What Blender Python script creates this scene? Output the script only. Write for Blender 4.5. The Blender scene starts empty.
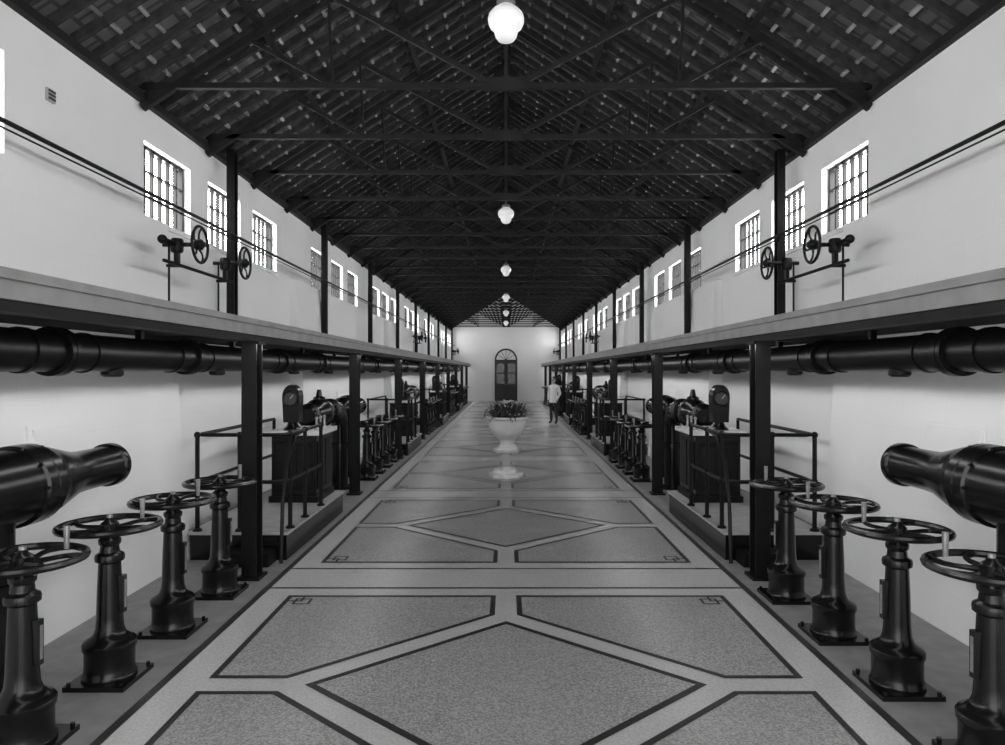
import bpy, bmesh, math, random
from mathutils import Vector, Matrix
random.seed(7)
scene = bpy.context.scene
PI = math.pi

# ------------------------------------------------------------------ materials
def new_mat(name):
    m = bpy.data.materials.new(name); m.use_nodes = True
    nt = m.node_tree
    return m, nt, nt.nodes['Principled BSDF']
def G(v): return (v, v, v, 1)
def plain(name, v, rough=0.5, noise=0.0, scale=8.0, metallic=0.0, bump=0.0, spec=0.5, coat=0.0):
    m, nt, b = new_mat(name)
    b.inputs['Base Color'].default_value = G(v)
    b.inputs['Roughness'].default_value = rough
    b.inputs['Metallic'].default_value = metallic
    b.inputs['Specular IOR Level'].default_value = spec
    b.inputs['Coat Weight'].default_value = coat
    tc = nt.nodes.new('ShaderNodeTexCoord')
    n = nt.nodes.new('ShaderNodeTexNoise'); n.inputs['Scale'].default_value = scale
    n.inputs['Detail'].default_value = 4
    nt.links.new(tc.outputs['Object'], n.inputs['Vector'])
    if noise > 0:
        r = nt.nodes.new('ShaderNodeValToRGB')
        r.color_ramp.elements[0].position = 0.3; r.color_ramp.elements[1].position = 0.7
        r.color_ramp.elements[0].color = G(max(0, v*(1-noise))); r.color_ramp.elements[1].color = G(min(1, v*(1+noise)))
        nt.links.new(n.outputs['Fac'], r.inputs['Fac']); nt.links.new(r.outputs['Color'], b.inputs['Base Color'])
    if bump > 0:
        bp = nt.nodes.new('ShaderNodeBump'); bp.inputs['Strength'].default_value = bump
        bp.inputs['Distance'].default_value = 0.01
        nt.links.new(n.outputs['Fac'], bp.inputs['Height']); nt.links.new(bp.outputs['Normal'], b.inputs['Normal'])
    return m
def emis(name, v, strength):
    m, nt, b = new_mat(name)
    b.inputs['Base Color'].default_value = G(v)
    b.inputs['Emission Color'].default_value = G(1.0)
    b.inputs['Emission Strength'].default_value = strength
    return m

M_black = plain('gloss_black_enamel', 0.004, 0.24, 0.4, 5, bump=0.12, spec=0.28)
M_pipe = plain('pipe_black_paint', 0.003, 0.40, 0.4, 5, bump=0.12, spec=0.11)
M_iron = plain('dark_painted_iron', 0.004, 0.45, 0.3, 9, spec=0.17)
M_beam = plain('dark_steel_beam', 0.012, 0.6, 0.3, 6, spec=0.15)
M_worn = plain('worn_steel', 0.35, 0.35, 0.2, 20, metallic=0.7)
M_pot = plain('urn_glaze', 0.85, 0.3, 0.05, 6)
M_marble = plain('marble_top', 0.75, 0.25, 0.12, 10)
M_conc = plain('side_concrete', 0.22, 0.5, 0.18, 7, bump=0.1)
M_plat = plain('platform_concrete', 0.35, 0.6, 0.15, 7)
M_fascia = plain('fascia_render', 0.24, 0.6, 0.16, 5)
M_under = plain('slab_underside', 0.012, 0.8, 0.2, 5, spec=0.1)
M_trim = plain('trim_dark', 0.03, 0.5)
M_white = plain('white_plaster', 0.85, 0.6, 0.04, 0.9)
M_rafter = plain('rafter_timber', 0.03, 0.8, 0.4, 12, spec=0.2)
M_soil = plain('soil', 0.03, 0.9, 0.3, 30)
M_leaf = plain('leaf', 0.04, 0.5, 0.4, 12)
M_flower = plain('flower_petal', 0.5, 0.6)
M_face = plain('clock_face', 0.75, 0.4)
M_doorw = plain('door_timber', 0.02, 0.4, 0.3, 10)
M_glassd = plain('door_pane', 0.05, 0.2)
M_dial = plain('dial_glass', 0.03, 0.2)
M_skin = plain('skin', 0.42, 0.5)
M_hair = plain('hair', 0.03, 0.6)
M_coat = plain('white_jacket', 0.93, 0.8)
M_trous = plain('dark_trousers', 0.02, 0.8)
M_shoe = plain('black_shoe', 0.015, 0.3)
M_pane = emis('window_daylight_pane', 0.8, 18.0)
M_globe = emis('opal_glass_globe', 0.8, 0.16)
M_cap = plain('lamp_fitter', 0.1, 0.4)

def floor_mat(name, lo, hi, rough, scale=90):
    m, nt, b = new_mat(name)
    tc = nt.nodes.new('ShaderNodeTexCoord')
    n = nt.nodes.new('ShaderNodeTexNoise'); n.inputs['Scale'].default_value = scale; n.inputs['Detail'].default_value = 3
    n2 = nt.nodes.new('ShaderNodeTexNoise'); n2.inputs['Scale'].default_value = 0.8; n2.inputs['Detail'].default_value = 2
    r = nt.nodes.new('ShaderNodeValToRGB')
    r.color_ramp.elements[0].position = 0.36; r.color_ramp.elements[1].position = 0.64
    r.color_ramp.elements[0].color = G(lo); r.color_ramp.elements[1].color = G(hi)
    mp = nt.nodes.new('ShaderNodeMapRange'); mp.inputs['To Min'].default_value = 0.93; mp.inputs['To Max'].default_value = 1.06
    mul = nt.nodes.new('ShaderNodeMixRGB'); mul.blend_type = 'MULTIPLY'; mul.inputs['Fac'].default_value = 1
    nt.links.new(tc.outputs['Object'], n.inputs['Vector']); nt.links.new(tc.outputs['Object'], n2.inputs['Vector'])
    nt.links.new(n.outputs['Fac'], r.inputs['Fac']); nt.links.new(n2.outputs['Fac'], mp.inputs['Value'])
    nt.links.new(r.outputs['Color'], mul.inputs['Color1']); nt.links.new(mp.outputs['Result'], mul.inputs['Color2'])
    nt.links.new(mul.outputs['Color'], b.inputs['Base Color'])
    b.inputs['Roughness'].default_value = rough
    return m
M_fl_light = floor_mat('floor_plain_band', 0.50, 0.60, 0.26, 60)
M_fl_panel = floor_mat('floor_terrazzo_panel', 0.21, 0.49, 0.28, 75)
M_fl_dark = plain('floor_dark_inlay', 0.025, 0.4, 0.2, 30, spec=0.3)

def wall_mat(name, v, mortar, bw, bh, msize=0.004, rough=0.4):
    m, nt, b = new_mat(name)
    tc = nt.nodes.new('ShaderNodeTexCoord'); s = nt.nodes.new('ShaderNodeSeparateXYZ'); c = nt.nodes.new('ShaderNodeCombineXYZ')
    ad = nt.nodes.new('ShaderNodeMath'); ad.operation = 'ADD'
    br = nt.nodes.new('ShaderNodeTexBrick'); br.inputs['Scale'].default_value = 1
    br.inputs['Brick Width'].default_value = bw; br.inputs['Row Height'].default_value = bh
    br.inputs['Mortar Size'].default_value = msize; br.offset = 0.5
    br.inputs['Color1'].default_value = G(v); br.inputs['Color2'].default_value = G(v*0.995); br.inputs['Mortar'].default_value = G(mortar)
    nt.links.new(tc.outputs['Object'], s.inputs[0])
    nt.links.new(s.outputs['X'], ad.inputs[0]); nt.links.new(s.outputs['Y'], ad.inputs[1])
    nt.links.new(ad.outputs[0], c.inputs['X']); nt.links.new(s.outputs['Z'], c.inputs['Y'])
    nt.links.new(c.outputs[0], br.inputs['Vector']); nt.links.new(br.outputs['Color'], b.inputs['Base Color'])
    b.inputs['Roughness'].default_value = rough
    return m
M_tile = wall_mat('white_glazed_tile', 0.85, 0.81, 0.6, 0.3, 0.003, 0.55)

def roof_mat():
    m, nt, b = new_mat('roof_tile_underside')
    tc = nt.nodes.new('ShaderNodeTexCoord'); s = nt.nodes.new('ShaderNodeSeparateXYZ'); c = nt.nodes.new('ShaderNodeCombineXYZ')
    br = nt.nodes.new('ShaderNodeTexBrick'); br.inputs['Scale'].default_value = 1
    br.inputs['Brick Width'].default_value = 0.22; br.inputs['Row Height'].default_value = 0.28
    br.inputs['Mortar Size'].default_value = 0.02; br.inputs['Mortar Smooth'].default_value = 0.4
    br.inputs['Color1'].default_value = G(0.13); br.inputs['Color2'].default_value = G(0.09); br.inputs['Mortar'].default_value = G(0.04)
    nt.links.new(tc.outputs['Object'], s.inputs[0])
    nt.links.new(s.outputs['Y'], c.inputs['X']); nt.links.new(s.outputs['X'], c.inputs['Y'])
    nt.links.new(c.outputs[0], br.inputs['Vector']); nt.links.new(br.outputs['Color'], b.inputs['Base Color'])
    b.inputs['Roughness'].default_value = 0.8
    return m
M_roof = roof_mat()
def batten_mat():
    m, nt, b = new_mat('batten_timber')
    tc = nt.nodes.new('ShaderNodeTexCoord')
    n = nt.nodes.new('ShaderNodeTexNoise'); n.inputs['Scale'].default_value = 1.8; n.inputs['Detail'].default_value = 3
    r = nt.nodes.new('ShaderNodeValToRGB')
    r.color_ramp.elements[0].position = 0.42; r.color_ramp.elements[1].position = 0.66
    r.color_ramp.elements[0].color = G(0.12); r.color_ramp.elements[1].color = G(0.5)
    nt.links.new(tc.outputs['Object'], n.inputs['Vector']); nt.links.new(n.outputs['Fac'], r.inputs['Fac'])
    nt.links.new(r.outputs['Color'], b.inputs['Base Color']); b.inputs['Roughness'].default_value = 0.8
    return m
M_batten = batten_mat()

# ------------------------------------------------------------------ mesh builder
class MB:
    def __init__(s): s.bm = bmesh.new(); s.mats = []
    def mi(s, mat):
        if mat not in s.mats: s.mats.append(mat)
        return s.mats.index(mat)
    def poly(s, pts, mat):
        f = s.bm.faces.new([s.bm.verts.new(p) for p in pts]); f.material_index = s.mi(mat); return f
    def hexa(s, P, mat):
        v = [s.bm.verts.new(p) for p in P]; k = s.mi(mat)
        for q in ((0,3,2,1),(4,5,6,7),(0,1,5,4),(1,2,6,5),(2,3,7,6),(3,0,4,7)):
            s.bm.faces.new([v[i] for i in q]).material_index = k
    def box(s, x0, x1, y0, y1, z0, z1, mat):
        if x0 > x1: x0, x1 = x1, x0
        s.hexa([(x0,y0,z0),(x1,y0,z0),(x1,y1,z0),(x0,y1,z0),(x0,y0,z1),(x1,y0,z1),(x1,y1,z1),(x0,y1,z1)], mat)
    def beam(s, p0, p1, w, h, mat, up=(0,0,1)):
        p0, p1 = Vector(p0), Vector(p1); d = (p1-p0).normalized(); up = Vector(up)
        if abs(d.dot(up)) > 0.99: up = Vector((0,1,0))
        a = d.cross(up).normalized(); b = a.cross(d).normalized()
        P = []
        for p in (p0, p1):
            P += [p - a*w/2 - b*h/2, p + a*w/2 - b*h/2, p + a*w/2 + b*h/2, p - a*w/2 + b*h/2]
        s.hexa(P, mat)
    def prism(s, pts, thick, mat):
        t = Vector(thick); k = s.mi(mat)
        a = [s.bm.verts.new(p) for p in pts]; b = [s.bm.verts.new(Vector(p)+t) for p in pts]
        s.bm.faces.new(a).material_index = k; s.bm.faces.new(b[::-1]).material_index = k
        n = len(pts)
        for i in range(n):
            s.bm.faces.new([a[i], b[i], b[(i+1)%n], a[(i+1)%n]]).material_index = k
    def rev(s, prof, mat, origin=(0,0,0), axis=(0,0,1), n=24):
        o = Vector(origin); q = Vector((0,0,1)).rotation_difference(Vector(axis).normalized()); k = s.mi(mat)
        rings = []
        for r, z in prof:
            if r < 1e-5: rings.append([s.bm.verts.new(o + q @ Vector((0,0,z)))])
            else: rings.append([s.bm.verts.new(o + q @ Vector((r*math.cos(2*PI*i/n), r*math.sin(2*PI*i/n), z))) for i in range(n)])
        for A, B in zip(rings[:-1], rings[1:]):
            for i in range(n):
                j = (i+1) % n
                if len(A) == 1 and len(B) == 1: continue
                if len(A) == 1: f = [A[0], B[i], B[j]]
                elif len(B) == 1: f = [A[i], A[j], B[0]]
                else: f = [A[i], A[j], B[j], B[i]]
                s.bm.faces.new(f).material_index = k
        for R in (rings[0], rings[-1]):
            if len(R) > 1: s.bm.faces.new(R if R is rings[-1] else R[::-1]).material_index = k
    def cyl(s, p0, p1, r0, mat, r1=None, n=14):
        p0, p1 = Vector(p0), Vector(p1)
        s.rev([(r0,0),(r0 if r1 is None else r1,(p1-p0).length)], mat, p0, p1-p0, n)
    def tube(s, pts, r, mat, n=10, closed=False):
        pts = [Vector(p) for p in pts]; k = s.mi(mat); N = len(pts); rings = []
        prev = None
        for i, p in enumerate(pts):
            if closed: d = pts[(i+1)%N]-pts[i-1]
            else: d = pts[min(i+1,N-1)]-pts[max(i-1,0)]
            d.normalize()
            if prev is None:
                u = Vector((0,0,1)) if abs(d.z) < 0.9 else Vector((1,0,0))
                a = d.cross(u).normalized()
            else:
                a = (prev - d*prev.dot(d)).normalized()
            prev = a; b = d.cross(a)
            rr = r[i] if isinstance(r, (list, tuple)) else r
            rings.append([s.bm.verts.new(p + rr*(a*math.cos(2*PI*j/n)+b*math.sin(2*PI*j/n))) for j in range(n)])
        m = N if closed else N-1
        for i in range(m):
            A, B = rings[i], rings[(i+1)%N]
            for j in range(n):
                s.bm.faces.new([A[j],A[(j+1)%n],B[(j+1)%n],B[j]]).material_index = k
        if not closed:
            s.bm.faces.new(rings[0][::-1]).material_index = k; s.bm.faces.new(rings[-1]).material_index = k
    def sphere(s, c, r, mat, sx=1, sy=1, sz=1, n=14, m=9):
        c = Vector(c); k = s.mi(mat); rings = []
        for i in range(m+1):
            t = PI*i/m
            if i in (0, m): rings.append([s.bm.verts.new(c+Vector((0,0,r*sz*math.cos(t))))])
            else: rings.append([s.bm.verts.new(c+Vector((r*sx*math.sin(t)*math.cos(2*PI*j/n), r*sy*math.sin(t)*math.sin(2*PI*j/n), r*sz*math.cos(t)))) for j in range(n)])
        for A, B in zip(rings[:-1], rings[1:]):
            for i in range(n):
                j = (i+1)%n
                if len(A)==1: f=[A[0],B[i],B[j]]
                elif len(B)==1: f=[A[j],A[i],B[0]]
                else: f=[A[i],B[i],B[j],A[j]]
                s.bm.faces.new(f).material_index = k
    def mesh(s, name, smooth=True):
        bmesh.ops.recalc_face_normals(s.bm, faces=s.bm.faces)
        if smooth:
            for f in s.bm.faces: f.smooth = True
            for e in s.bm.edges:
                if len(e.link_faces) == 2 and e.calc_face_angle(0) > math.radians(35): e.smooth = False
        me = bpy.data.meshes.new(name); s.bm.to_mesh(me); s.bm.free()
        for m in s.mats: me.materials.append(m)
        return me
    def obj(s, name, loc=(0,0,0), parent=None, smooth=True):
        return place(s.mesh(name, smooth), name, loc, parent)
def place(me, name, loc=(0,0,0), parent=None, rotz=0):
    o = bpy.data.objects.new(name, me); o.location = loc; o.rotation_euler[2] = rotz
    scene.collection.objects.link(o)
    if parent: o.parent = parent
    return o

YB, YE = -3.0, 47.0
WX = 3.7; EZ = 4.79; SL = 0.64; RZ = EZ + SL*WX
SLAB_X, SLAB_Z0, SLAB_Z1 = 2.38, 2.345, 2.48

# ------------------------------------------------------------------ floor
b = MB(); b.box(-WX-0.3, WX+0.3, YB, YE+0.3, -0.3, 0, M_conc); floor = b.obj('floor', smooth=False)
b = MB()
H1, H2, H3 = 0.003, 0.005, 0.007
b.box(-2.2, 2.2, YB, YE-0.02, 0.0, H1, M_fl_light)
def flat(poly, z, mat):
    b.poly([(x, y, z) for x, y in poly], mat)
def outline(poly, w, z, mat):
    n = len(poly)
    area = sum(poly[i][0]*poly[(i+1)%n][1]-poly[(i+1)%n][0]*poly[i][1] for i in range(n))
    sg = 1 if area > 0 else -1
    inner = []
    for i in range(n):
        p0 = Vector(poly[i-1]); p1 = Vector(poly[i]); p2 = Vector(poly[(i+1)%n])
        d1 = (p1-p0).normalized(); d2 = (p2-p1).normalized()
        n1 = Vector((-d1.y, d1.x))*sg; n2 = Vector((-d2.y, d2.x))*sg
        bis = (n1+n2).normalized(); k = w/max(0.2, bis.dot(n1))
        inner.append(p1+bis*k)
    for i in range(n):
        j = (i+1)%n
        b.poly([(*poly[i], z), (*poly[j], z), (*inner[j], z), (*inner[i], z)], mat)
for s in (-1, 1):
    flat([(s*2.165, YB), (s*2.225, YB), (s*2.225, YE-.02), (s*2.165, YE-.02)], H2, M_fl_dark)
per = 4.6
for k in range(-1, 10):
    yc = 4.45 + per*k
    def P(x, y): return (x, yc+y)
    if yc+1.8 > YE: continue
    dm = [P(0, -1.13), P(1.28, 0), P(0, 1.13), P(-1.28, 0)]
    flat(dm, H2, M_fl_panel); outline(dm, 0.05, H3, M_fl_dark)
    for sx in (-1, 1):
        for sy in (-1, 1):
            q = [P(sx*0.09, sy*1.77), P(sx*1.93, sy*1.77), P(sx*1.93, sy*0.09), P(sx*1.42, sy*0.09), P(sx*0.09, sy*1.27)]
            flat(q, H2, M_fl_panel); outline(q, 0.045, H3, M_fl_dark)
            for (ox, oy) in ((0.0, 0.0), (0.08, -0.08)):
                cx, cy = sx*(1.84-ox), sy*(1.68+oy)
                sq = [P(cx-0.075, cy-0.075), P(cx+0.075, cy-0.075), P(cx+0.075, cy+0.075), P(cx-0.075, cy+0.075)]
                outline(sq, 0.022, H3+0.001+ox*0.01, M_fl_dark)
    yb = yc + 2.3
    for o in (-0.33, 0.30):
        flat([(-2.17, yb+o), (2.17, yb+o), (2.17, yb+o+0.04), (-2.17, yb+o+0.04)], H2, M_fl_dark)
b.obj('floor_inlay', parent=floor, smooth=False)

# ------------------------------------------------------------------ walls with window openings
wins = []
for g in range(-2, 7):
    for j in range(3):
        y0 = 7.15 + g*6.13 + j*1.54
        if y0 > YB+0.3 and y0+1.08 < YE-0.3: wins.append((y0, y0+1.06))
WZ0, WZ1 = 3.58, 4.36
nwin = 0
for s, nm in ((-1, 'left'), (1, 'right')):
    b = MB()
    b.box(s*WX, s*(WX+0.3), YB, YE, 0.0, WZ0, M_tile)
    b.box(s*WX, s*(WX+0.3), YB, YE, WZ1, EZ, M_white)
    prev = YB
    for y0, y1 in wins + [(YE, YE)]:
        b.box(s*WX, s*(WX+0.3), prev, y0, WZ0, WZ1, M_white); prev = y1
    w = b.obj('wall_'+nm, smooth=False)
    for k in range(0, 5):
        ya, yb_ = 2.8+9.2*k - (3 if k == 0 else 0), 7.45+9.2*k
        b = MB()
        b.hexa([(s*3.36,ya,0),(s*(WX),ya,0),(s*(WX),yb_,0),(s*3.36,yb_,0),
                (s*3.60,ya,3.56),(s*(WX),ya,3.56),(s*(WX),yb_,3.56),(s*3.60,yb_,3.56)], M_tile)
        def xw(z): return 3.36+0.24*z/3.56
        for (a0,a1,c0,c1,t) in ((5.05,5.75,1.33,1.60,0.015),(5.09,5.71,1.36,1.57,0.03)):
            a0 += 9.2*k; a1 += 9.2*k
            b.hexa([(s*(xw(c0)-t),a0,c0),(s*(xw(c0)+.02),a0,c0),(s*(xw(c0)+.02),a1,c0),(s*(xw(c0)-t),a1,c0),
                    (s*(xw(c1)-t),a0,c1),(s*(xw(c1)+.02),a0,c1),(s*(xw(c1)+.02),a1,c1),(s*(xw(c1)-t),a1,c1)], M_white)
        b.obj('wall_buttress_'+nm, parent=w, smooth=False)
    for y0, y1 in wins:
        nwin += 1
        b = MB()
        b.box(s*(WX+0.15), s*(WX+0.18), y0, y1, WZ0, WZ1, M_pane)
        fr = 0.035; xa, xb = s*(WX+0.08), s*(WX+0.12)
        for a in ((y0,y1,WZ0,WZ0+fr),(y0,y1,WZ1-fr,WZ1),(y0,y0+fr,WZ0,WZ1),(y1-fr,y1,WZ0,WZ1)):
            b.box(xa, s*(WX+0.15), *a, M_iron)
        for i in range(1, 6):
            yy = y0+(y1-y0)*i/6; b.box(xa, xb, yy-0.016, yy+0.016, WZ0, WZ1, M_iron)
        b.box(xa, xb, y0, y1, 3.83, 3.85, M_iron); b.box(xa, xb, y0, y1, 4.09, 4.11, M_iron)
        b.box(s*(WX-0.03), s*(WX+0.07), y0-0.04, y1+0.04, WZ0-0.05, WZ0, M_white)
        b.obj('window_%d' % nwin, smooth=False)
    b = MB(); b.box(s*(WX-0.07), s*(WX), YB, YE-0.02, EZ-0.08, EZ, M_beam); b.obj('trim_%d' % (1 if s<0 else 2), smooth=False)
    b = MB(); b.box(s*(WX-0.02), s*WX, 5.62, 5.72, 4.18, 4.28, M_plat)
    for i in range(3): b.box(s*(WX-0.03), s*(WX-0.02), 5.63, 5.71, 4.195+i*0.03, 4.21+i*0.03, M_trim)
    if s < 0: b.obj('wall_vent', smooth=False)
    b = MB(); b.box(s*(WX-0.02), s*WX, 7.46, 12.0-0.01, 0, 0.15, M_fascia); b.obj('baseboard_'+nm, smooth=False)

b = MB()
b.prism([(-WX-0.3,YE,0),(WX+0.3,YE,0),(WX+0.3,YE,EZ-0.2),(WX, YE, EZ),(0,YE,RZ),(-WX,YE,EZ),(-WX-0.3,YE,EZ-0.2)], (0,0.3,0), M_white)
b.obj('wall_end', smooth=False)

# door with fanlight
b = MB()
def arch(w, z1, n=14, y=0.0):
    pts = [(-w, y, 0), (w, y, 0)]
    for i in range(n+1):
        t = PI*i/n; pts.append((w*math.cos(t), y, z1+w*math.sin(t)))
    return pts
b.prism(arch(0.95, 2.75), (0, 0.07, 0), M_white)
b.prism(arch(0.76, 2.75, y=-0.03), (0, 0.05, 0), M_doorw)
b.prism(arch(0.64, 2.75, y=-0.04)[2:], (0, 0.02, 0), M_face)
for i in range(1, 6):
    t = PI*i/6; b.beam((0,-0.05,2.75),(0.66*math.cos(t),-0.05,2.75+0.66*math.sin(t)),0.03,0.03,M_doorw)
b.box(-0.72,0.72,-0.07,-0.03,2.62,2.76,M_doorw)
for s in (-1,1):
    for z0,z1,mt in ((0.2,1.0,M_trim),(1.15,1.8,M_glassd),(1.9,2.5,M_glassd)):
        b.box(s*0.12,s*0.62,-0.05,-0.03,z0,z1,mt)
    b.sphere((s*0.06,-0.07,1.1),0.03,M_worn)
b.box(-0.01,0.01,-0.045,-0.03,0,2.62,M_trim)
b.obj('door_1', (0, YE-0.071, 0))

# clock
b = MB()
b.box(-0.30,0.30,0,0.2,-0.55,0.25,M_doorw)
b.rev([(0.38,0),(0.38,0.1),(0.33,0.14),(0.0,0.14)], M_doorw, (0,0.02,0.1),(0,-1,0), 28)
b.rev([(0.30,0),(0.30,0.02),(0,0.02)], M_face, (0,-0.11,0.1),(0,-1,0), 28)
b.beam((0,-0.14,0.1),(0,-0.14,0.34),0.03,0.01,M_trim,(0,1,0)); b.beam((0,-0.14,0.1),(0.15,-0.14,0.0),0.03,0.01,M_trim,(0,1,0))
b.obj('wall_clock', (0, YE-0.201, 5.85))

# ------------------------------------------------------------------ roof
b = MB()
for s in (-1, 1):
    b.hexa([(0,YB,RZ+0.14),(s*(WX+0.5),YB,RZ+0.14-SL*(WX+0.5)),(s*(WX+0.5),YE+.3,RZ+0.14-SL*(WX+0.5)),(0,YE+.3,RZ+0.14),
            (0,YB,RZ+0.2),(s*(WX+0.5),YB,RZ+0.2-SL*(WX+0.5)),(s*(WX+0.5),YE+.3,RZ+0.2-SL*(WX+0.5)),(0,YE+.3,RZ+0.2)], M_roof)
ceil = b.obj('ceiling', smooth=False)
b = MB()
for s in (-1, 1):
    x = 0.10
    while x < WX:
        b.beam((s*x, YB, RZ-SL*x+0.105), (s*x, YE, RZ-SL*x+0.105), 0.035, 0.05, M_batten, up=(s*SL,0,1)); x += 0.24
b.obj('roof_battens', parent=ceil, smooth=False)
b = MB()
y = YB+0.1
while y < YE-0.05:
    for s in (-1, 1):
        b.beam((0, y, RZ+0.045), (s*(WX), y, RZ+0.045-SL*WX), 0.045, 0.085, M_rafter, up=(s*SL,0,1))
    y += 0.3067
b.obj('roof_rafters', parent=ceil, smooth=False)
b = MB()
for s in (-1,1):
    for x in (1.25, 2.5):
        b.beam((s*x, YB, RZ-SL*x-0.06), (s*x, YE-.02, RZ-SL*x-0.06), 0.06, 0.10, M_beam, up=(s*SL,0,1))
b.box(-0.035,0.035,YB,YE-.02,RZ-0.12,RZ+0.08,M_beam)
b.obj('roof_purlins', parent=ceil, smooth=False)
b = MB()
TZ = 4.88
def rz(x): return RZ-SL*x-0.14
for s in (-1, 1):
    b.beam((0,0,rz(0)),(s*(WX-0.02),0,rz(WX-0.02)),0.06,0.07,M_beam,up=(s*SL,0,1))
    b.beam((s*0.1,0,TZ),(s*1.85,0,rz(1.85)),0.045,0.05,M_beam)
    b.beam((s*1.75,0,TZ),(s*2.6,0,rz(2.6)),0.035,0.04,M_beam)
    b.beam((s*1.75,0,TZ),(s*1.80,0,rz(1.80)),0.025,0.025,M_beam)
    b.prism([(s*3.3,-0.02,TZ-0.03),(s*3.62,-0.02,TZ-0.03),(s*3.62,-0.02,rz(3.62)),(s*3.3,-0.02,rz(3.3))],(0,0.04,0),M_beam)
b.box(-3.69,3.69,-0.03,0.03,TZ-0.028,TZ+0.028,M_beam)
b.box(-0.022,0.022,-0.018,0.018,TZ,rz(0),M_beam)
b.prism([(-0.24,-0.035,TZ-0.04),(0.24,-0.035,TZ-0.04),(0.17,-0.035,TZ+0.08),(-0.17,-0.035,TZ+0.08)],(0,0.07,0),M_beam)
b.prism([(-0.2,-0.035,rz(0)-0.08),(0.2,-0.035,rz(0)-0.08),(0.1,-0.035,rz(0)+0.06),(-0.1,-0.035,rz(0)+0.06)],(0,0.07,0),M_beam)
me = b.mesh('roof_truss', False)
y = 7.08-1.5333*6; k = -6
while y < YE-0.1:
    if y > YB+0.1 and k != -1: place(me, 'roof_truss', (0,y,0))
    y += 1.5333; k += 1

# ------------------------------------------------------------------ mezzanine galleries
for s, nm in ((-1,'left'),(1,'right')):
    b = MB()
    b.box(s*SLAB_X, s*WX, YB, YE-0.02, SLAB_Z0, SLAB_Z1, M_fascia)
    b.box(s*(SLAB_X-0.025), s*(SLAB_X+0.06), YB, YE-.02, SLAB_Z1-0.04, SLAB_Z1+0.01, M_fascia)
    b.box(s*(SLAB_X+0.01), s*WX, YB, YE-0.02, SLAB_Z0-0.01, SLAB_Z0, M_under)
    b.box(s*(SLAB_X+0.01), s*(SLAB_X+0.13), YB, YE-.02, SLAB_Z0-0.06, SLAB_Z0-0.01, M_beam)
    y = 2.18
    while y < YE:
        if y > 0: b.box(s*(SLAB_X+0.13), s*(WX), y-0.06, y+0.06, SLAB_Z0-0.06, SLAB_Z0-0.01, M_beam)
        y += 4.6
    b.obj('gallery_floor_slab_'+nm, smooth=False)
b = MB()
w = 0.072
b.box(-w,w,-0.085,-0.068,0,2.285,M_iron); b.box(-w,w,0.068,0.085,0,2.285,M_iron); b.box(-0.012,0.012,-0.068,0.068,0,2.285,M_iron)
b.box(-0.11,0.11,-0.12,0.12,0,0.03,M_iron); b.box(-0.10,0.10,-0.11,0.11,2.255,2.285,M_iron)
me_post = b.mesh('gallery_post', False)
b = MB()
b.box(-0.05,0.05,-0.06,-0.047,0,2.34,M_iron); b.box(-0.05,0.05,0.047,0.06,0,2.34,M_iron); b.box(-0.01,0.01,-0.047,0.047,0,2.34,M_iron)
b.box(-0.1,0.1,-0.1,0.1,0,0.03,M_iron); b.box(-0.03,0.03,-0.08,0.08,1.17,1.26,M_iron)
me_up = b.mesh('roof_post', False)
for s in (-1,1):
    for k in range(10):
        y = 2.18+4.6*k
        place(me_post, 'gallery_post', (s*2.46, y, 0))
    for k in range(-1, 9):
        y = 8.95+4.55*k
        place(me_up, 'roof_post', (s*3.50, y, SLAB_Z1))
    b = MB()
    b.cyl((s*3.43, YB, 3.71),(s*3.43, YE-0.1, 3.71),0.018,M_iron,n=10)
    b.cyl((s*3.43, YB, 3.66),(s*3.43, YE-0.1, 3.66),0.008,M_iron,n=8)
    b.obj('gallery_line_shaft')
    b = MB()
    px, pz = s*3.02, 2.13
    b.cyl((px,YB,pz),(px,YE-0.08,pz),0.135,M_pipe,n=28)
    y = 4.67
    i = 0
    while y < YE-1:
        b.cyl((px,y-0.05,pz),(px,y-0.005,pz),0.165,M_pipe,n=28); b.cyl((px,y+0.005,pz),(px,y+0.05,pz),0.165,M_pipe,n=28)
        b.cyl((px,y-0.35,pz),(px,y-0.3,pz),0.146,M_pipe,n=28); b.cyl((px,y+0.3,pz),(px,y+0.33,pz),0.144,M_pipe,n=28)
        for a in range(8):
            t = 2*PI*a/8+0.2; b.cyl((px+0.15*math.cos(t),y-0.07,pz+0.15*math.sin(t)),(px+0.15*math.cos(t),y+0.07,pz+0.15*math.sin(t)),0.010,M_pipe,n=6)
        b.rev([(0.08,0),(0.08,0.05),(0.06,0.065),(0.0,0.065)],M_pipe,(px,y+0.7,pz-0.11),(0,0,-1),16)
        b.beam((px,y+1.1,pz+0.1),(px,y+1.1,SLAB_Z0-0.01),0.05,0.05,M_pipe)
        y += 1.95 if i % 2 == 0 else 2.65
        i += 1
    b.obj('overhead_water_pipe')

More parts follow.
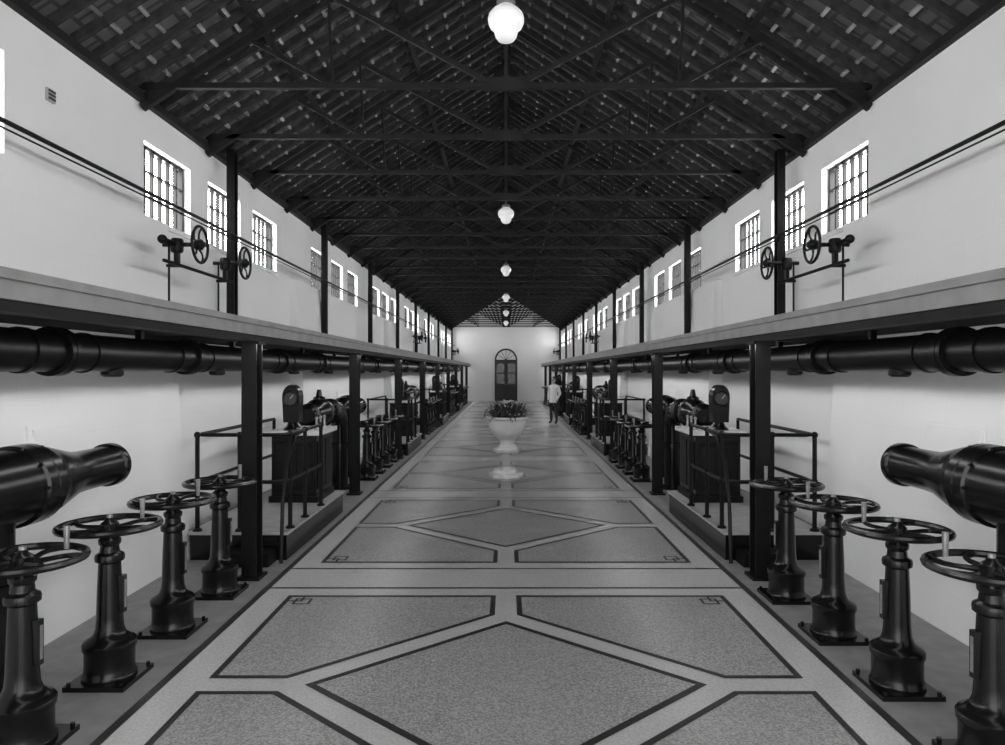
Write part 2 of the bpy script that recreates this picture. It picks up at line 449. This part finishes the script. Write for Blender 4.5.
# ------------------------------------------------------------------ handwheel valve pedestals
def wheel(b, c, R, tr, axis, mat, spokes=5, phase=0.3):
    q = Vector((0,0,1)).rotation_difference(Vector(axis).normalized()); c = Vector(c)
    b.tube([c+q@Vector((R*math.cos(2*PI*i/36),R*math.sin(2*PI*i/36),0)) for i in range(36)], tr, mat, 8, True)
    for k in range(spokes):
        pts = []; rr = []
        for j in range(7):
            f = j/6; t = phase+2*PI*k/spokes+0.35*math.sin(f*PI)
            r = 0.03+(R-0.03)*f
            pts.append(c+q@Vector((r*math.cos(t), r*math.sin(t), -0.02*(1-f)))); rr.append(tr*(0.95-0.3*math.sin(f*PI)))
        b.tube(pts, rr, mat, 6)
    b.rev([(0.045,-0.05),(0.055,-0.02),(0.055,0.015),(0.03,0.035),(0.022,0.05),(0.0,0.055)], mat, c, axis, 16)
def pedestal(s, phase):
    b = MB()
    b.box(-0.19,0.19,-0.19,0.19,0,0.03,M_black)
    for a in (-1,1):
        for c in (-1,1): b.cyl((a*0.165,c*0.165,0.03),(a*0.165,c*0.165,0.05),0.014,M_black,n=6)
    prof = [(0.160,0.03),(0.162,0.045),(0.152,0.06),(0.148,0.10),(0.148,0.20),(0.158,0.215),(0.160,0.25),(0.150,0.265),(0.125,0.28),
            (0.098,0.30),(0.084,0.34),(0.078,0.42),(0.073,0.60),(0.067,0.74),(0.066,0.76),(0.086,0.775),(0.088,0.80),(0.084,0.815),
            (0.060,0.83),(0.055,0.87),(0.066,0.885),(0.068,0.91),(0.045,0.93),(0.032,0.945),(0.028,0.99),(0.0,0.99)]
    b.rev(prof, M_black, n=28)
    wheel(b, (0,0,1.0), 0.295, 0.021, (0,0,1), M_black, 6, phase)
    b.cyl((0,0,1.0),(0,0,1.07),0.018,M_worn,n=10)
    a = 1.15 if s < 0 else PI-1.15
    b.cyl((0.24*math.cos(a),0.24*math.sin(a),1.0),(0.24*math.cos(a),0.24*math.sin(a),1.13),0.013,M_worn,r1=0.017,n=10)
    b.box(-s*0.065,-s*0.10,-0.022,0.022,0.44,0.68,M_black)
    b.box(-s*0.10,-s*0.104,-0.010,0.010,0.47,0.65,M_worn)
    return b.mesh('handwheel_valve_pedestal')
for s in (-1,1):
    mes = [pedestal(s, 0.2), pedestal(s, 0.7)]
    for k in range(5):
        ys = (3.72,4.54,5.40,6.29) if s < 0 else (3.56,4.42,5.28,6.17)
        for i, y in enumerate(ys):
            yy = y+9.2*k
            if yy < YE-0.5: place(mes[i%2], 'handwheel_valve_pedestal', (s*(2.57 if s < 0 else 2.47), yy, 0))

# ------------------------------------------------------------------ large reducer pipes
def reducer_pipe():
    b = MB(); zc = 1.275
    b.cyl((0,0,0),(0,0,0.05),0.22,M_black,n=28)
    b.cyl((0,0,0.05),(0,0,1.15),0.16,M_black,n=28)
    b.cyl((0,0,0.70),(0,0,0.75),0.20,M_black,n=28); b.cyl((0,0,0.76),(0,0,0.81),0.20,M_black,n=28)
    prof = [(0.0,-0.36),(0.10,-0.35),(0.18,-0.31),(0.22,-0.24),(0.235,-0.15),(0.235,0.20),(0.24,0.22),(0.258,0.23),(0.258,0.31),(0.252,0.315),(0.252,0.32),
            (0.258,0.325),(0.258,0.40),(0.24,0.42),(0.23,0.50),(0.20,0.62),(0.170,0.74),(0.152,0.82),(0.146,0.95),(0.146,1.24),(0.150,1.26),
            (0.165,1.27),(0.166,1.33),(0.158,1.345),(0.125,1.355),(0.0,1.36)]
    b.rev(prof, M_black, (0,0,zc), (0,1,0), 36)
    for a in range(10):
        t = 2*PI*a/10
        b.cyl((0.245*math.cos(t),0.215,zc+0.245*math.sin(t)),(0.245*math.cos(t),0.415,zc+0.245*math.sin(t)),0.013,M_black,n=6)
    return b.mesh('flanged_reducer_pipe')
me_rp = reducer_pipe()
for s in (-1,1):
    for k in range(5):
        place(me_rp, 'flanged_reducer_pipe', (s*3.08, 4.12+9.2*k, 0))

# ------------------------------------------------------------------ operating table bays
def table(s):
    b = MB()
    x0, x1 = 2.42, 3.06
    y0, y1 = 0, 0.85
    zb = 0.302
    b.box(s*x0, s*x1, y0, y1, zb, zb+0.08, M_iron)
    b.box(s*(x0+0.03), s*(x1-0.03), y0+0.03, y1-0.03, zb+0.08, 1.17, M_black)
    for i in range(2):
        xa = x0+0.07+i*0.27
        b.box(s*xa, s*(xa+0.23), y0+0.015, y0+0.03, zb+0.16, 1.08, M_iron)
        b.box(s*(xa+0.03), s*(xa+0.2), y0+0.008, y0+0.02, zb+0.22, 1.02, M_black)
    for i in range(2):
        ya = y0+0.08+i*0.36
        b.box(s*(x0+0.015), s*(x0+0.03), ya, ya+0.31, zb+0.16, 1.08, M_iron)
    b.box(s*(x0-0.03), s*(x1+0.03), y0-0.03, y1+0.03, 1.17, 1.225, M_marble)
    b.box(s*(x0), s*(x1), y0, y1, 1.15, 1.17, M_iron)
    cx, cy = s*2.80, 0.14
    b.rev([(0.12,0),(0.12,0.02),(0.08,0.05),(0.06,0.10),(0.06,0.14)], M_black, (cx,cy+0.03,1.225), n=20)
    pts = [(cx-0.10,cy-0.05,1.33),(cx+0.10,cy-0.05,1.33)]
    for i in range(13):
        t = PI*i/12; pts.append((cx+0.115*math.cos(t), cy-0.05, 1.66+0.16*math.sin(t)))
    b.prism(pts,(0,0.17,0),M_black)
    b.rev([(0.100,0),(0.100,0.03),(0.09,0.04),(0.08,0.03)],M_iron,(cx,cy-0.05,1.64),(0,-1,0),24)
    b.rev([(0.080,0),(0.080,0.032),(0,0.032)],M_dial,(cx,cy-0.05,1.64),(0,-1,0),24)
    b.beam((cx,cy-0.085,1.64),(cx+0.04,cy-0.085,1.69),0.012,0.004,M_worn,(0,1,0))
    for i in range(3):
        xx = s*2.50; yy = 0.22+0.2*i
        b.rev([(0.035,0),(0.035,0.02),(0.015,0.03),(0.012,0.13),(0.02,0.14),(0.022,0.16),(0,0.175)],M_worn,(xx,yy,1.225),n=12)
    return b.mesh('operating_table')
def platform(s):
    b = MB()
    b.box(s*2.32, s*3.34, 7.4, 9.95, 0, 0.27, M_black)
    b.box(s*2.30, s*3.36, 7.38, 9.97, 0.27, 0.30, M_plat)
    b.box(s*2.42, s*2.9, 7.12, 7.38, 0, 0.14, M_iron)
    r = 0.021
    xo, xi = 3.28, 2.34
    ya, yb_ = 7.44, 8.85
    zt = 1.32; zm = 0.82
    for (x,y) in ((xo,ya),(2.83,ya),(xi,ya+0.15),(xi,8.15),(xi,yb_)):
        b.cyl((s*x,y,0.30),(s*x,y,zt),0.024,M_iron,n=10)
        b.rev([(0.05,0),(0.05,0.015),(0.03,0.03)],M_iron,(s*x,y,0.30),n=12)
        for z in (zm,zt): b.sphere((s*x,y,z),0.036,M_iron,n=10,m=6)
    for z in (zm, zt):
        pts = [(s*xo, 9.9, z),(s*xo, ya+0.1, z),(s*(xo-0.03), ya+0.03, z),(s*(xo-0.1), ya, z),(s*(xi+0.15),ya,z),(s*(xi+0.04),ya+0.04,z),(s*xi,ya+0.15,z),(s*xi,yb_,z)]
        b.tube(pts, r, M_iron, 8)
    b.cyl((s*xo,9.9,0.30),(s*xo,9.9,zt),0.024,M_iron,n=10)
    b.tube([(s*xi,8.15,zt),(s*(xi),7.75,1.28),(s*(xi),7.5,1.05),(s*(xi),7.33,0.6),(s*(xi),7.28,0.0)], r, M_iron, 8)
    return b.mesh('railed_operating_platform')
def valve_pipe(s):
    b = MB(); x = s*2.83; z = 1.36
    prof = [(0.0,0),(0.10,0.0),(0.12,0.02),(0.175,0.03),(0.175,0.08),(0.12,0.09),(0.12,0.35),(0.19,0.45),(0.215,0.52),(0.215,0.57),(0.23,0.575),(0.23,0.64),(0.15,0.65),
            (0.145,0.9),(0.145,1.2),(0.20,1.21),(0.20,1.26),(0.145,1.27),(0.14,1.6)]
    b.rev(prof, M_black, (x,0,z), (0,1,0), 28)
    pts = [(x,1.55,z)]+[(x,1.6+0.3*math.sin(PI/2*i/6),z-0.3+0.3*math.cos(PI/2*i/6)) for i in range(7)]+[(x,1.9,0.04)]
    b.tube(pts,0.14,M_black,24)
    b.cyl((x,1.9,0),(x,1.9,0.05),0.21,M_black,n=24); b.cyl((x,1.9,0.7),(x,1.9,0.78),0.19,M_black,n=24)
    b.cyl((x,0.6,0),(x,0.6,z-0.2),0.07,M_black,n=16); b.cyl((x,0.6,0),(x,0.6,0.04),0.14,M_black,n=16)
    b.rev([(0.09,0.18),(0.09,0.24),(0.05,0.26),(0.03,0.36)],M_black,(x,0.6,z),n=16)
    return b.mesh('flanged_valve_pipe')
for s in (-1,1):
    mt, mp, mv = table(s), platform(s), valve_pipe(s)
    for k in range(5):
        o = 9.2*k
        if 9+o > YE-1.5: continue
        place(mp,'railed_operating_platform',(0,o,0)); place(mt,'operating_table',(0,9.02+o,0))
        place(mv,'flanged_valve_pipe',(0,10.0+o,0))

# gallery level hand wheels: shafts and gear boxes on a slim frame
def gal_wheels(s):
    b = MB()
    for y, xe in ((0.0, 3.42), (1.2, 3.42)):
        c = (s*3.05, y, 3.26)
        wheel(b, c, 0.18, 0.015, (-s,0,0), M_iron, 5)
        b.cyl(c,(s*xe,y,3.26),0.022,M_iron,n=10)
        b.rev([(0.05,-0.07),(0.06,-0.05),(0.06,0.05),(0.05,0.07)],M_iron,(s*3.28,y,3.25),n=14)
        b.box(s*3.26,s*3.30,y-0.03,y+0.03,3.04,3.22,M_iron)
        b.cyl((s*3.36,y,SLAB_Z1),(s*3.36,y,3.26),0.011,M_iron,n=10)
        b.box(s*3.24,s*3.38,y-0.02,y+0.02,3.035,3.065,M_iron)
        b.rev([(0.06,0),(0.06,0.015),(0.02,0.03)],M_iron,(s*3.36,y,SLAB_Z1),n=14)
    b.cyl((s*3.24,-0.35,3.05),(s*3.24,1.3,3.05),0.018,M_iron,n=8)
    b.cyl((s*3.28,-0.30,3.26),(s*3.28,0.1,3.26),0.025,M_iron,n=8)
    b.sphere((s*3.28,-0.30,3.26),0.045,M_iron)
    return b.mesh('gallery_handwheel_gear')
for s in (-1,1):
    m = gal_wheels(s)
    for k in (0, 2, 4):
        place(m,'gallery_handwheel_gear',(0,6.98+9.2*k,0))

# pendant lamps
b = MB()
SC = 0.8
b.rev([(r*SC, z*SC) for r, z in [(0.0,-0.21),(0.04,-0.205),(0.08,-0.185),(0.105,-0.15),(0.115,-0.11),(0.125,-0.085),(0.155,-0.06),(0.172,-0.02),(0.175,0.02),(0.165,0.06),(0.13,0.10),(0.09,0.125),(0.08,0.14)]], M_globe, n=28)
b.rev([(0.068,0.11),(0.072,0.12),(0.072,0.15),(0.035,0.17),(0.016,0.19),(0.010,0.21),(0.010,2.42)], M_cap, n=20)
me = b.mesh('pendant_globe_lamp')
for y in (5.42, 12.1, 18.8, 25.8, 32.6, 39.4):
    place(me,'pendant_globe_lamp',(0,y,4.71))

# wide bowl planter on a short pedestal
b = MB()
b.rev([(0.36,0),(0.36,0.07),(0.33,0.085),(0.31,0.11),(0.24,0.12)], M_pot, n=8)
b.rev([(0.24,0.11),(0.24,0.14),(0.19,0.18),(0.175,0.24),(0.19,0.30),(0.25,0.33),(0.27,0.36),(0.34,0.41),(0.41,0.50),(0.455,0.62),(0.47,0.74),(0.485,0.79),(0.53,0.82),(0.53,0.86),(0.50,0.87),(0.46,0.84)], M_pot, n=40)
b.rev([(0.47,0.83),(0,0.86)], M_soil, n=24)
for i in range(620):
    a = random.uniform(0,2*PI); r0 = random.uniform(0,0.40); L = random.uniform(0.2,0.50); w_ = random.uniform(0.012,0.032)
    el = random.uniform(-0.3,1.45); p = Vector((r0*math.cos(a), r0*math.sin(a), 0.87)); d = Vector((math.cos(a),math.sin(a),0)); side = Vector((-math.sin(a),math.cos(a),0))
    if el < 0.4: L *= 0.75
    pts = []
    for j in range(5):
        f = j/4; q = p + d*(L*f*math.cos(el)) + Vector((0,0,L*f*math.sin(el)+0.08*math.sin(PI*f)-0.16*L*f*f))
        pts.append((q, w_*math.sin(PI*(0.12+0.86*f))))
    for (q0,w0),(q1,w1) in zip(pts[:-1],pts[1:]): b.poly([q0-side*w0,q0+side*w0,q1+side*w1,q1-side*w1], M_leaf)
for i in range(80):
    a = random.uniform(0,2*PI); r0 = random.uniform(0.05,0.62)
    b.sphere((r0*math.cos(a), r0*math.sin(a), 1.26-0.5*r0+random.uniform(-0.08,0.08)), random.uniform(0.014,0.03), M_flower, n=6, m=4)
b.obj('flower_bowl_planter',(0.03,17.3,H2))

# low white octagonal stone set on the floor
b = MB()
b.rev([(0.33,0),(0.33,0.06),(0.31,0.075),(0.24,0.08),(0.23,0.13),(0.21,0.145),(0.0,0.15)], M_pot, n=8)
b.obj('low_octagonal_stone',(0.0,13.25,H2+0.003))

# ------------------------------------------------------------------ man
def skin_mesh(name, verts, edges, radii, root=0, sub=2):
    me = bpy.data.meshes.new(name+'_sk'); me.from_pydata(verts, edges, []); me.update()
    o = bpy.data.objects.new(name+'_sk', me); scene.collection.objects.link(o)
    o.modifiers.new('s','SKIN')
    if not me.skin_vertices: 
        bm = bmesh.new(); bm.from_mesh(me); bm.verts.layers.skin.verify(); bm.to_mesh(me); bm.free()
    for i, r in enumerate(radii):
        sv = me.skin_vertices[0].data[i]; sv.radius = r if isinstance(r, tuple) else (r, r); sv.use_root = (i == root)
    m = o.modifiers.new('u','SUBSURF'); m.levels = sub; m.render_levels = sub
    dg = bpy.context.evaluated_depsgraph_get(); dg.update()
    res = bpy.data.meshes.new_from_object(o.evaluated_get(dg))
    bpy.data.objects.remove(o); return res
V = [(0,0,0.95),(0,0.01,1.10),(0,0.01,1.28),(0,0.01,1.40),(0,0,1.49),(0,-0.01,1.57)]
Rr = [(0.15,0.115),(0.14,0.11),(0.165,0.12),(0.13,0.10),(0.058,0.058),(0.052,0.052)]
E = [(0,1),(1,2),(2,3),(3,4),(4,5)]
def add(v, r, par):
    V.append(v); Rr.append(r); E.append((par, len(V)-1)); return len(V)-1
wr = []
for s in (-1,1):
    hp = add((s*0.095,0,0.88),(0.095,0.10),0); kn = add((s*0.11,-0.02 if s<0 else 0.01,0.50),0.066,hp)
    an = add((s*0.12,0.03,0.10),0.05,kn); add((s*0.13,-0.13,0.045),(0.045,0.035),an)
    sh = add((s*0.18,0.01,1.40),0.07,3)
    el = add((s*0.25,0.05,1.13),0.052,sh); w_ = (s*0.22,-0.14 if s>0 else -0.05,0.93 if s>0 else 0.88)
    add(w_,0.034,el); wr.append(w_)
body = skin_mesh('man', V, E, Rr)
b = MB(); b.bm.from_mesh(body)
for m in (M_coat, M_trous, M_shoe, M_skin, M_hair): b.mi(m)
for f in b.bm.faces:
    c = f.calc_center_median()
    if c.z > 1.485 and abs(c.x) < 0.1: f.material_index = 3
    elif c.z < 0.09: f.material_index = 2
    elif c.z < 0.86 and abs(c.x) < 0.19 : f.material_index = 1
    else: f.material_index = 0
b.rev([(0.150,0.80),(0.165,0.82),(0.158,0.95),(0.142,1.10)], M_coat, n=24)
for wv in wr:
    w0 = Vector(wv); VV = [tuple(w0), tuple(w0+Vector((0,-0.012,-0.045))), tuple(w0+Vector((0,-0.02,-0.085)))]
    EE = [(0,1),(1,2)]; RR = [(0.026,0.02),(0.036,0.018),(0.034,0.016)]
    for i, (dy, L) in enumerate(((-0.03,0.07),(-0.01,0.08),(0.01,0.075),(0.028,0.058))):
        a0 = w0+Vector((0,-0.02+dy*0.9,-0.08)); n0 = len(VV)
        VV += [tuple(a0), tuple(a0+Vector((0,-0.004,-L*0.5))), tuple(a0+Vector((-0.012 if wv[0]>0 else 0.012,-0.006,-L)))]
        EE += [(2,n0),(n0,n0+1),(n0+1,n0+2)]; RR += [0.009,0.009,0.007]
    n0 = len(VV); VV += [tuple(w0+Vector((0,-0.05,-0.05))), tuple(w0+Vector((0,-0.065,-0.085)))]
    EE += [(1,n0),(n0,n0+1)]; RR += [0.011,0.009]
    hm = skin_mesh('hand', VV, EE, RR, sub=1)
    n1 = len(b.bm.faces); b.bm.from_mesh(hm); b.bm.faces.ensure_lookup_table()
    for f in b.bm.faces[n1:]: f.material_index = 3
hc = (0,-0.02,1.665)
b.sphere(hc,1,M_skin,0.075,0.092,0.112,20,14)
b.sphere((0,-0.045,1.60),1,M_skin,0.05,0.055,0.048,14,8)
b.sphere((0,0.0,1.70),1,M_hair,0.082,0.095,0.092,20,12)
b.rev([(0.0,0.0),(0.008,0.005),(0.016,0.045),(0.0,0.05)],M_skin,(0,-0.108,1.69),(0,-0.25,-1),8)
for s in (-1,1):
    b.sphere((s*0.078,-0.01,1.655),1,M_skin,0.012,0.022,0.032,8,6)
    b.sphere((s*0.03,-0.100,1.672),1,M_hair,0.012,0.008,0.007,8,5)
    b.box(s*0.015,s*0.047,-0.108,-0.098,1.690,1.697,M_hair)
b.sphere((0,-0.100,1.612),1,M_hair,0.022,0.006,0.005,8,5)
man = b.obj('standing_man',(1.80,26.4,0.005))
man.rotation_euler[2] = math.radians(-35)

# ------------------------------------------------------------------ light
w = bpy.data.worlds.new('World'); scene.world = w; w.use_nodes = True
w.node_tree.nodes['Background'].inputs['Color'].default_value = G(1); w.node_tree.nodes['Background'].inputs['Strength'].default_value = 3.0
# added fill lights without fixtures below the gallery edge, brightening the tiled walls
for s in (-1, 1):
    for k in range(6):
        l = bpy.data.lights.new('gallery_fill_light','AREA'); l.shape = 'RECTANGLE'; l.size = 8.3; l.size_y = 0.10; l.energy = 15
        o = bpy.data.objects.new('gallery_fill_light', l); scene.collection.objects.link(o)
        o.location = (s*2.36, -3+4.16+8.3*k, 2.24)
        d = Vector((s*1.0, 0, -1.8)).normalized()
        zax = -d; xax = Vector((0,1,0)); yax = zax.cross(xax)
        o.rotation_euler = Matrix((xax, yax, zax)).transposed().to_euler()

cam = bpy.data.cameras.new('camera'); co = bpy.data.objects.new('camera', cam); scene.collection.objects.link(co)
co.location = (0,0,2.0); co.rotation_euler = (math.radians(90),0,0)
cam.sensor_width = 36; cam.lens = 700/1005*36; cam.shift_x = -(506-502.5)/1005; cam.shift_y = -(1.5)/1005
cam.clip_start = 0.05; cam.clip_end = 200
scene.camera = co
scene.view_settings.view_transform = 'Standard'
scene.view_settings.exposure = 0.42
scene.view_settings.gamma = 1.08
